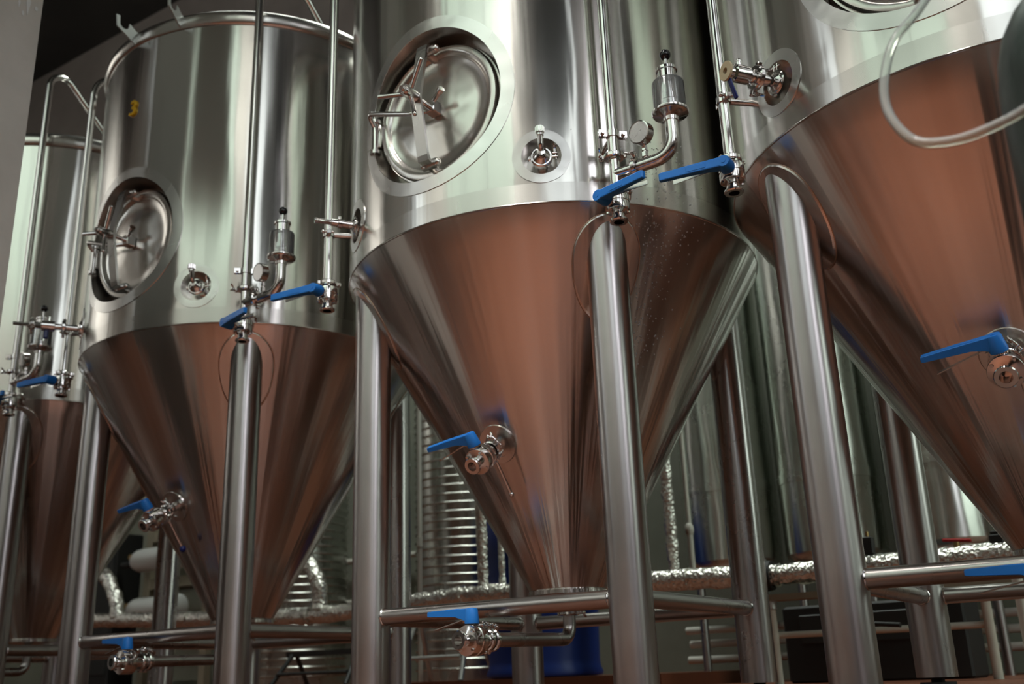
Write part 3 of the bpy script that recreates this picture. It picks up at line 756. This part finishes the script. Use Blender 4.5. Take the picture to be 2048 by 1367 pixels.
# small levers hanging at the cone valves
def cone_lever(t, knobmat, ln, tip):
    cp = [c for c in roots[t].children if c.name.split('.')[0] == 'cone_port'][0]
    a = Vector((0.005, -0.405, 0.700)); d = Vector((0.12, 0.52, -0.86)).normalized()
    if tip: lab(MB().sphere(a + d * ln, 0.0135, 18).build('lever_knob', M['darkblue'], cp, 60), 'dark blue ball on the lever')
    mb = MB().cyl(a, a + d * ln, 0.0045, 12, 0.0062)
    if not tip: mb.sphere(a + d * ln, 0.0085, 14)
    mb.build('hanging_lever', M['fitting'], cp, 40)
cone_lever('M', None, 0.115, False); cone_lever('L', None, 0.125, True); cone_lever('R', None, 0.12, True)
# the number on the second fermenter
cu = bpy.data.curves.new('number', 'FONT'); cu.body = '3'; cu.size = 0.096; cu.extrude = 0.003; cu.bevel_depth = 0.0014; cu.bevel_resolution = 2
cu.align_x = 'CENTER'; cu.align_y = 'CENTER'; cu.shear = 0.12; cu.offset = 0.0
to = bpy.data.objects.new('number_tmp', cu); COL.objects.link(to)
dg = bpy.context.evaluated_depsgraph_get(); me = bpy.data.meshes.new_from_object(to.evaluated_get(dg))
bpy.data.objects.remove(to); bpy.data.curves.remove(cu)
me.name = 'number'; me.materials.clear(); me.materials.append(M['gold'])
no = bpy.data.objects.new('number', me); COL.objects.link(no); no.parent = roots['L']
no.matrix_local = cylframe(-1.0, 2.387, R + 0.004)
lab(no, 'yellow number 3')
# water drops sprayed on the lower front of the middle fermenter
dm = MB(); rnd = random.Random(3)
for k in range(420):
    if rnd.random() < 0.72:
        z = 0.95 + 0.42 * rnd.random() ** 0.7; az = rnd.gauss(58, 5.5); r = rcone(z)
    else:
        z = rnd.uniform(1.39, 1.62); az = rnd.gauss(58, 6); r = R
    p = pol(az, z, r + 0.0004); s = rnd.uniform(0.001, 0.0026)
    dm.sphere(p, s, 6, (1, 1, rnd.uniform(1.0, 1.8)))
d = dm.build('water_drops', M['drops'], roots['M'], 60); tag(d, 'fine water drops on the steel', kind='stuff')

# ---------------------------------------------------------------- the hall
def rowbox(mb, u0, u1, v0, v1, z0, z1): mb.box(((u0 + u1) / 2, (v0 + v1) / 2, (z0 + z1) / 2), (u1 - u0, v1 - v0, z1 - z0), ROW); return mb
def struct(o): o['kind'] = 'structure'; return o
U0, U1, V0, V1, H = -9.5, 5.6, -5.2, 2.95, 7.2
struct(rowbox(MB(), U0 - .2, U1 + .2, V0 - .2, V1 + .2, -0.2, 0.0).build('floor', M['floor'], None, 0))
struct(rowbox(MB(), U0 - .2, U1 + .2, V0 - .2, V1 + .2, H, H + 0.2).build('ceiling', M['ceiling'], None, 0))
struct(rowbox(MB(), U0 - .2, U1 + .2, V1, V1 + 0.2, 0, H).build('wall_back', M['rearwall'], None, 0))
# low pale dado on the back wall, behind the plant
struct(rowbox(MB(), U0, U1, V1 - 0.03, V1, 0.0, 2.4).build('trim_1', M['backwall'], None, 0))
struct(rowbox(MB(), U0 - .2, U0, V0, V1, 0, H).build('wall_left', M['hallwall'], None, 0))
def wall_with_openings(name, horizontal, a0, a1, c0, c1, opens, mat):
    """wall cut into solid pieces round rectangular openings (a0, a1, z0, z1)"""
    mb = MB(); xs = sorted(set([a0, a1] + [k for o in opens for k in o[:2]]))
    for x0, x1 in zip(xs, xs[1:]):
        cuts = sorted([(o[2], o[3]) for o in opens if o[0] <= x0 + 1e-6 and o[1] >= x1 - 1e-6]); z = 0.0
        for (za, zb) in cuts + [(H, H)]:
            if za > z + 1e-6:
                if horizontal: rowbox(mb, x0, x1, c0, c1, z, za)
                else: rowbox(mb, c0, c1, x0, x1, z, za)
            z = zb
    return struct(mb.build(name, mat, None, 0))
FRONT = [(-5.2, -4.1, 2.4, 6.6, 'day_mid'), (-2.3, 1.35, 3.4, 6.6, 'day_green'), (2.7, 5.4, 2.4, 7.05, 'day_mid')]
RIGHT = [(-4.6, -3.0, 2.2, 5.3, 'day_white'), (-1.7, 0.7, 1.4, 4.4, 'day_side'), (1.05, 2.7, 1.1, 4.6, 'day_side')]
LEFT = []
wall_with_openings('wall_front', True, U0 - .2, U1 + .2, V0 - 0.2, V0, FRONT, M['hallwall'])
wall_with_openings('wall_right', False, V0, V1, U1, U1 + 0.2, RIGHT, M['hallwall'])
wn = 0
def window(horizontal, a0, a1, z0, z1, c, mat):
    global wn; wn += 1
    fr = MB(); w = 0.05
    def bx(x0, x1, za, zb, d0, d1, mb):
        if horizontal: rowbox(mb, x0, x1, c + d0, c + d1, za, zb)
        else: rowbox(mb, c + d0, c + d1, x0, x1, za, zb)
    bx(a0, a0 + w, z0, z1, -.04, .04, fr); bx(a1 - w, a1, z0, z1, -.04, .04, fr); bx(a0, a1, z0, z0 + w, -.04, .04, fr); bx(a0, a1, z1 - w, z1, -.04, .04, fr)
    nb = max(1, round((a1 - a0) / 1.1))
    for k in range(1, nb): 
        x = a0 + (a1 - a0) * k / nb; bx(x - .025, x + .025, z0, z1, -.03, .03, fr)
    for k in range(1, 4):
        z = z0 + (z1 - z0) * k / 4; bx(a0, a1, z - .02, z + .02, -.03, .03, fr)
    f = struct(fr.build('window_%d' % wn, M['darkmetal'], None, 0))
    pb = MB(); bx(a0 + w, a1 - w, z0 + w, z1 - w, -.012, -.004, pb)
    pb.build('pane', M[mat], f, 0)
for a0, a1, z0, z1, m in FRONT: window(True, a0, a1, z0, z1, V0 - 0.1, m)
for a0, a1, z0, z1, m in RIGHT: window(False, a0, a1, z0, z1, U1 + 0.1, m)
# unseen boxes above the frame, added to reflect as dark bands in the steel
mb = MB(); rowbox(mb, -1.38, -0.72, -2.0, -1.6, 2.5, H); struct(mb.build('light_blocker_1', M['blocker'], None, 0))
mb = MB(); rowbox(mb, 0.72, 1.42, -2.0, -1.6, 2.45, 3.9); rowbox(mb, 1.04, 1.10, -1.83, -1.77, 3.9, H); struct(mb.build('light_blocker_2', M['darkmetal'], None, 0))
# dark bands low on the unseen walls, added to dim reflections in the legs
struct(rowbox(MB(), U0, U1, V0, V0 + 0.02, 0.0, 1.3).build('dim_band_1', M['wall_band'], None, 0))
struct(rowbox(MB(), U1 - 0.02, U1, V0 + 0.02, 0.9, 0.0, 1.1).build('dim_band_2', M['wall_band'], None, 0))
# concrete column in front of the far left tank
cb = MB(); rowbox(cb, -1.92, -1.42, -1.72, -1.20, 0, H)
col = cb.build('concrete_column', M['concrete'], None, 0)
struct(col); tag(col, 'grey concrete column at the left edge with white paint drips near its top', 'column')
# ---------------------------------------------------------------- things behind the row
PL = 0.062
pl = MB(); rowbox(pl, -6.5, -0.35, 1.40, 2.92, 0.0, PL)
o = pl.build('trim_2', M['floor'], None, 0); struct(o)
def thing(name, label, cat, group=None, u=0, v=0, z=0):
    o = empty(name, W(u, v, z), PHI); return tag(o, label, cat, group)
# plain upright tanks
def back_tank(u, v, r, z0, z1, label):
    t = thing('storage_tank', label, 'tank', 'upright tanks behind the row', u, v)
    mb = MB().lathe([(r, z0), (r, z0 + 0.35), (r + 0.004, z0 + 0.352), (r + 0.004, z0 + 0.40), (r, z0 + 0.402), (r, z1)], 64)
    mb.build('body', M['oldsteel'], t, 30)
    db = MB().lathe([(r, z0 + 0.001), (r * 0.97, z0 - 0.02), (r * 0.85, z0 - 0.05), (r * 0.5, z0 - 0.085), (0, z0 - 0.1)], 64)
    db.build('dished_bottom', M['oldsteel'], t, 60)
    tb = MB().lathe([(r, z1 - 0.001), (r * 0.96, z1 + 0.03), (r * 0.8, z1 + 0.07), (r * 0.4, z1 + 0.11), (0.04, z1 + 0.12), (0.04, z1 + 0.20), (0, z1 + 0.20)], 64)
    tb.build('dished_top', M['oldsteel'], t, 60)
    for k in range(3):
        a = math.radians(90 + 120 * k)
        MB().cyl((r * 0.78 * math.cos(a), r * 0.78 * math.sin(a), 0.0), (r * 0.78 * math.cos(a), r * 0.78 * math.sin(a), z0 - 0.03), 0.022, 16).build('leg', M['leg'], t)
    return t
back_tank(-0.28, 2.28, 0.25, 0.60, 3.0, 'dull steel upright tank behind the middle fermenter, seen just right of its cone')
back_tank(0.26, 2.28, 0.25, 0.60, 3.0, 'dull steel upright tank showing between the two right-hand front legs')
back_tank(0.80, 2.28, 0.25, 0.60, 3.0, 'dull steel upright tank seen right of the thick leg of the right fermenter')
back_tank(1.34, 2.28, 0.25, 0.60, 3.0, 'dull steel upright tank farthest right, under the cone of the right fermenter')
# corrugated water tanks
def corrugated(u, v, r, z1, label):
    t = thing('corrugated_tank', label, 'tank', 'corrugated water tanks', u, v, PL)
    pr = [(0, 0.0), (r, 0.0)]; z = 0.02; p = 0.052
    while z < z1 - 0.1:
        pr += [(r, z), (r + 0.001, z + p * 0.68), (r + 0.009, z + p * 0.76), (r + 0.011, z + p * 0.84), (r + 0.008, z + p * 0.93)]; z += p
    pr += [(r, z), (r, z1)]
    MB().lathe(pr, 80).build('ribbed_wall', M['corrugated'], t, 50)
    MB().lathe([(r + 0.008, z1 - 0.01), (r + 0.008, z1 + 0.01), (r * 0.9, z1 + 0.04), (0.15, z1 + 0.12), (0.15, z1 + 0.15), (0, z1 + 0.155)], 64).build('top', M['corrugated'], t, 40)
corrugated(-1.93, 2.15, 0.31, 1.75, 'ribbed steel water tank left of the middle cone, behind the cream pipe')
corrugated(-3.42, 2.25, 0.31, 1.75, 'ribbed steel water tank in shadow behind the cone of fermenter 3')
# blue drum
t = thing('plastic_drum', 'large blue plastic drum on the floor behind the middle cone', 'drum', None, -1.15, 1.72, PL)
r = 0.285
MB().lathe([(0, 0.0), (r - 0.03, 0.0), (r + 0.012, 0.006), (r + 0.016, 0.022), (r + 0.004, 0.05), (r, 0.08), (r + 0.006, 0.30), (r + 0.006, 0.33), (r, 0.36), (r + 0.004, 0.62), (r + 0.004, 0.66), (r - 0.004, 0.80), (r - 0.03, 0.86), (r - 0.03, 0.88)], 64).build('body', M['barrel'], t, 50)
MB().lathe([(r - 0.012, 0.88), (r - 0.008, 0.89), (r - 0.008, 0.925), (r - 0.02, 0.93), (r - 0.04, 0.915), (0, 0.915)], 64).build('lid', M['barrel'], t, 40)
# foil-wrapped lagged pipe along the back and its branches
rnd = random.Random(5)
def foil_tube(pts, r, step=0.03):
    P = bend([W(*p) for p in pts], 0.12, 6); out = []; rs = []
    for a, b in zip(P, P[1:]):
        n = max(1, int((b - a).length / step))
        for i in range(n):
            out.append(a + (b - a) * i / n); rs.append(r * (1 + rnd.uniform(-0.09, 0.09)))
    out.append(P[-1]); rs.append(r)
    mb = MB(); mb.tube(out, rs, 14)
    k = len(mb.v)
    mb.v = [tuple(Vector(p) + Vector((rnd.uniform(-1, 1), rnd.uniform(-1, 1), rnd.uniform(-1, 1))) * r * 0.07) for p in mb.v]
    return mb
fp = empty('foil_pipe', W(-1.5, 1.3, 0.45), 0); fpi = Matrix.Translation(-W(-1.5, 1.3, 0.45))
tag(fp, 'long silver foil-wrapped pipe with branches, running level behind the braces', 'pipe')
def fpart(mb, name, mat, smooth=60, parent=None, mtx=None):
    mb.v = [tuple(fpi @ (mtx @ Vector(p) if mtx is not None else Vector(p))) for p in mb.v]
    return mb.build(name, mat, parent or fp, smooth)
fpart(foil_tube([(-4.6, 1.3, 0.53), (-3.4, 1.3, 0.470), (-2.4, 1.3, 0.428), (-1.9, 1.3, 0.442), (-1.35, 1.3, 0.467), (-0.13, 1.3, 0.452), (0.28, 1.3, 0.436), (0.65, 1.3, 0.440), (0.95, 1.3, 0.442), (1.6, 1.3, 0.45)], 0.045), 'main_run', M['foil'])
for pts, r in (([(-2.33, 1.3, 0.46), (-2.34, 1.3, 0.60), (-2.50, 1.34, 0.78), (-2.75, 1.4, 0.92)], 0.046), ([(-4.10, 1.3, 0.52), (-4.12, 1.3, 0.62), (-4.28, 1.34, 0.77), (-4.5, 1.4, 0.88)], 0.046),
               ([(-1.23, 1.3, 0.50), (-1.24, 1.3, 1.5)], 0.030), ([(-1.155, 1.36, 0.50), (-1.165, 1.36, 1.45)], 0.018), ([(-0.285, 1.5, 0.45), (-0.30, 1.5, 1.7)], 0.030)):
    fpart(foil_tube(pts, r), 'branch', M['foil'])
def at(u, z): return Matrix.Translation(W(u, 1.3, z)) @ Matrix.Rotation(PHI, 4, 'Z')
k = fpart(MB().lathe([(0.047, -0.02), (0.075, -0.02), (0.075, -0.010), (0.047, -0.010)], 32, Matrix.Rotation(PI / 2, 4, 'Y'), True), 'collar', M['plate'], 40, None, at(0.225, 0.437))
lab(fpart(MB().lathe([(0.0465, -0.009), (0.066, -0.009), (0.060, 0.022), (0.0465, 0.022)], 32, Matrix.Rotation(PI / 2, 4, 'Y'), True), 'gasket', M['rubber'], 40, k, at(0.225, 0.437)), 'black gasket')
k = lab(fpart(MB().box((0, 0, 0.035), (0.042, 0.042, 0.07), None, 0.004), 'sensor_box', M['rubber'], 40, None, at(0.655, 0.485)), 'black sensor box')
fpart(MB().cyl((0, 0, 0.07), (0, 0, 0.092), 0.007, 12), 'stub', M['brass'], 40, k, at(0.655, 0.485))
k = fpart(MB().cyl((0, 0, -0.01), (0, 0, 0.018), 0.012, 12), 'ball_valve', M['brass'], 40, None, at(0.985, 0.485))
lab(fpart(MB().box((0, 0, 0.024), (0.105, 0.016, 0.013), Matrix.Rotation(0.1, 4, 'Y'), 0.003), 'handle', M['red'], 40, k, at(0.985, 0.485)), 'flat red handle')
lab(fpart(MB().box((0, 0, 0.02), (0.052, 0.05, 0.04), None, 0.006).box((0, 0, 0.046), (0.040, 0.04, 0.012), None, 0.003), 'actuator', M['rubber'], 40, None, at(1.13, 0.478)), 'squat black actuator')
# cream pipe standing left of the ribbed tank
t = tag(MB().tube([W(-1.96, 1.72, PL), W(-1.96, 1.72, 1.9)], 0.013, 14).cyl(W(-1.96, 1.72, 0.80), W(-1.96, 1.72, 0.86), 0.0165, 14).build('plastic_pipe', M['white'], None), 'thin cream plastic pipe standing upright in front of the ribbed tank', 'pipe')
t = tag(MB().tube([W(-0.215, 1.55, 0.70), W(-0.215, 1.55, 1.8)], 0.011, 14).sphere(W(-0.215, 1.55, 0.70), 0.022, 12, (1, 1, 1.6)).cyl(W(-0.215, 1.55, 0.45), W(-0.215, 1.55, 0.70), 0.014, 14).build('plastic_pipe', M['white'], None), 'thin cream plastic pipe beside the foil riser right of the middle cone', 'pipe')
for z, txt in ((0.93, 'upper'), (0.63, 'lower')):
    tag(MB().tube([W(-4.2, 2.86, z), W(-2.3, 2.86, z)], 0.021, 14).build('plastic_pipe', M['white'], None), txt + ' of two level cream pipes on the pale wall left of the middle leg', 'pipe', 'level cream wall pipes')
# filter vessels on their rack
rk = thing('filter_rack', 'pale board rack carrying two white filter vessels at lower left', 'rack', None, -5.02, 2.45, PL)
for x in (-0.36, 0.36): MB().box((x, 0.06, 0.75), (0.07, 0.06, 1.5)).build('post', M['palewood'], rk, 0)
for z in (0.45, 0.82, 1.2): MB().box((0, 0.06, z), (0.65, 0.05, 0.08)).build('rail', M['palewood'], rk, 0)
MB().box((0, 0.11, 0.72), (0.85, 0.02, 1.3)).build('back_board', M['backwall'], rk, 0)
for z, txt in ((1.05, 'upper'), (0.67, 'lower')):
    t = thing('filter_vessel', txt + ' of two white horizontal filter vessels behind the far left fermenter', 'filter vessel', 'white filter vessels', -5.04, 2.30, z)
    Rm = Matrix.Rotation(PI / 2, 4, 'Y')
    MB().lathe([(0, -0.27), (0.035, -0.268), (0.07, -0.245), (0.088, -0.20), (0.092, -0.15), (0.092, 0.12)], 40, Rm).build('shell', M['vessel'], t, 50)
    MB().lathe([(0.0935, 0.12), (0.0945, 0.125), (0.0945, 0.145), (0.0935, 0.15)], 40, Rm).build('end_band', M['limeband'], t)
    MB().lathe([(0.092, 0.12), (0.092, 0.30), (0.07, 0.32), (0, 0.325)], 40, Rm).build('end_cap', M['vessel'], t, 50)
    MB().cyl((-0.42, 0, -0.02), (-0.26, 0, -0.02), 0.028, 16).cyl((-0.30, 0, -0.02), (-0.27, 0, -0.02), 0.04, 6).build('fitting', M['rubber'], t)
    MB().lathe([(0, -0.015), (0.022, -0.015), (0.022, 0.015), (0, 0.015)], 8, T3(-0.25, -0.05, 0.03) @ Matrix.Rotation(PI / 2, 4, 'X')).build('tap', M['brass'], t)
t = thing('control_box', 'black cabinet standing left of the white filter vessels', 'cabinet', None, -5.66, 2.40, PL)
MB().box((0, 0, 0.62), (0.30, 0.25, 1.24), None, 0.01).build('case', M['rubber'], t, 20)
MB().box((0, -0.13, 0.66), (0.26, 0.012, 1.05), None, 0.004).build('door', M['darkmetal'], t, 20)
# trestles
def trestle(u, v, z0, L, h, label, m):
    t = thing('trestle', label, 'trestle', 'low trestles', u, v, z0)
    MB().box((0, 0, h - 0.015), (L, 0.05, 0.03)).build('top_bar', M[m], t, 0)
    for x, s in ((-L * 0.42, -1), (L * 0.42, 1)):
        for y in (-0.16, 0.16):
            MB().tube([(x, 0.0 + y * 0.1, h - 0.02), (x + s * 0.04, y, 0.0)], 0.014, 10).build('leg', M[m], t)
    MB().cyl((-L * 0.45, -0.12, h * 0.35), (L * 0.45, -0.12, h * 0.35), 0.011, 10).build('stretcher', M[m], t)
trestle(-2.70, 1.75, PL, 0.62, 0.20, 'low dark trestle under the cone of fermenter 3', 'darkmetal')
trestle(-1.70, 1.60, PL, 0.42, 0.34, 'low pale steel trestle in front of the ribbed tank, left of the blue drum', 'plate')
# stand of white tube and board at the right
t = thing('tube_stand', 'white tube stand with pale top board under the foil pipe at right', 'stand', None, 0.55, 1.32, 0)
MB().box((0.10, 0, 0.345), (1.05, 0.10, 0.025)).build('top_board', M['palewood'], t, 0)
for x in (-0.325, 0.50): MB().cyl((x, -0.02, 0.0), (x, -0.02, 0.338), 0.018, 14).build('leg', M['white'], t)
for x in (-0.325, 0.50): MB().cyl((x, -0.02, 0.300), (x, -0.02, 0.337), 0.026, 14).build('clip', M['plate'], t)
MB().cyl((-0.325, 0.0, 0.195), (0.50, 0.0, 0.195), 0.013, 12).build('cross_tube', M['white'], t)
t = tag(MB().cyl(W(1.19, 1.15, 0.0), W(1.19, 1.15, 0.40), 0.019, 16).build('plastic_pipe', M['white'], None), 'short white plastic pipe standing on the floor at far lower right', 'pipe')
t = tag(MB().tube(bend([W(0.62, 1.05, 0.40), W(0.62, 1.05, 0.255), W(0.70, 1.02, 0.21), W(0.80, 1.0, 0.20)], 0.04), 0.009, 10).build('cable', M['rubber'], None), 'black cable curving out of a pale conduit behind the thick right leg', 'cable')
t = tag(MB().cyl(W(0.62, 1.05, 0.285), W(0.62, 1.05, 0.36), 0.017, 14).build('conduit', M['palewood'], None), 'short pale conduit stub holding the black cable', 'conduit')
t = tag(MB().cyl(W(-0.62, 1.62, PL), W(-0.62, 1.62, 1.6), 0.055, 24).build('steel_post', M['leg'], None), 'stout steel post standing behind the rear right leg of the middle fermenter', 'post')
for v, z, n in ((2.3, 0.12, 'lowest'), (2.34, 0.20, 'middle'), (2.3, 0.27, 'topmost')):
    tag(MB().tube([W(-0.6, v, z), W(1.6, v, z)], 0.02, 12).build('plastic_pipe', M['white'], None), n + ' of three level white pipes near the floor under the upright tanks', 'pipe', 'white pipes near the floor')
t = thing('pump_cabinet', 'black box in shadow under the right-hand foil pipe', 'cabinet', None, 0.55, 1.75, 0)
MB().box((0, 0, 0.16), (0.75, 0.35, 0.32), None, 0.01).build('case', M['rubber'], t, 20)
MB().box((0, -0.18, 0.22), (0.6, 0.012, 0.12), None, 0.004).build('panel', M['darkmetal'], t, 20)

# ---------------------------------------------------------------- things in front, at the right edge
t = empty('gas_cylinder', (0.812, 1.215, 0)); tag(t, 'dark green gas cylinder standing close by at the right edge', 'gas cylinder')
r = 0.115
MB().lathe([(0, 0.0), (r - 0.01, 0.0), (r, 0.012), (r, 0.80), (r * 0.985, 0.84), (r * 0.93, 0.88), (r * 0.83, 0.918), (r * 0.68, 0.95), (r * 0.50, 0.975), (r * 0.34, 0.99), (0.028, 1.005), (0.026, 1.03), (0, 1.03)], 56).build('body', M['cylinder'], t, 50)
MB().lathe([(0.033, 1.0), (0.036, 1.005), (0.036, 1.028), (0.030, 1.032), (0, 1.032)], 28).build('neck_ring', M['plate'], t)
vb = MB().cyl((0, 0, 1.03), (0, 0, 1.10), 0.016, 16).cyl((-0.055, -0.01, 1.07), (0, 0, 1.07), 0.012, 14); vb.build('cylinder_valve', M['brass'], t)
MB().lathe([(0, 1.10), (0.03, 1.10), (0.034, 1.108), (0.03, 1.118), (0, 1.118)], 20).build('hand_wheel', M['rubber'], t)
hp = [(1.545, 1.79, 2.10), (1.40, 1.70, 1.95), (1.10, 1.52, 1.62), (0.80, 1.36, 1.25), (0.651, 1.30, 1.032), (0.588, 1.285, 0.955), (0.562, 1.28, 0.895), (0.550, 1.27, 0.840), (0.551, 1.25, 0.790), (0.566, 1.23, 0.752), (0.592, 1.20, 0.733), (0.622, 1.17, 0.728), (0.668, 1.13, 0.738), (0.712, 1.09, 0.772), (0.752, 1.07, 0.84), (0.765, 1.08, 0.93), (0.760, 1.13, 1.03), (0.758, 1.19, 1.068)]
def catmull(P, k=8):
    P = [Vector(p) for p in P]; P = [P[0] * 2 - P[1]] + P + [P[-1] * 2 - P[-2]]; out = []
    for a, b, c, d in zip(P, P[1:], P[2:], P[3:]):
        for i in range(k):
            t = i / k
            out.append(0.5 * ((2 * b) + (c - a) * t + (2 * a - 5 * b + 4 * c - d) * t * t + (3 * b - a - 3 * c + d) * t ** 3))
    return out + [P[-2]]
hs = MB().tube(catmull(hp), 0.0068, 16, True)
tag(hs.build('hose', M['hose'], None, 60), 'clear plastic hose hanging in a loop in front of the right fermenter', 'hose')
DRIPS = [(-1.288, 2.452, 0.004, 0.010, 1.4), (-1.254, 2.472, 0.0085, 0.016, 2.6), (-1.270, 2.416, 0.005, 0.010, 0.0), (-1.2235, 2.462, 0.006, 0.009, 0.0)]
# paint drips on the column face that looks towards the right
def drip(v, z, w, h, tail):
    mb = MB(); poly = []
    n = 14
    for k in range(n): 
        t = 2 * PI * k / n; y = math.sin(t) * h; x = math.cos(t) * w
        if y < 0: y *= 1 + tail; x *= max(0.22, 1 + 0.75 * math.sin(t)) if tail else 1
        poly.append((x, y))
    return mb.prism(poly, -0.001, 0.0012, frame(W(-1.4195, v, z), DD, BB))
for v, z, w, h, tl in DRIPS:
    drip(v, z, w, h, tl).build('paint_drip', M['drip'], col, 0)
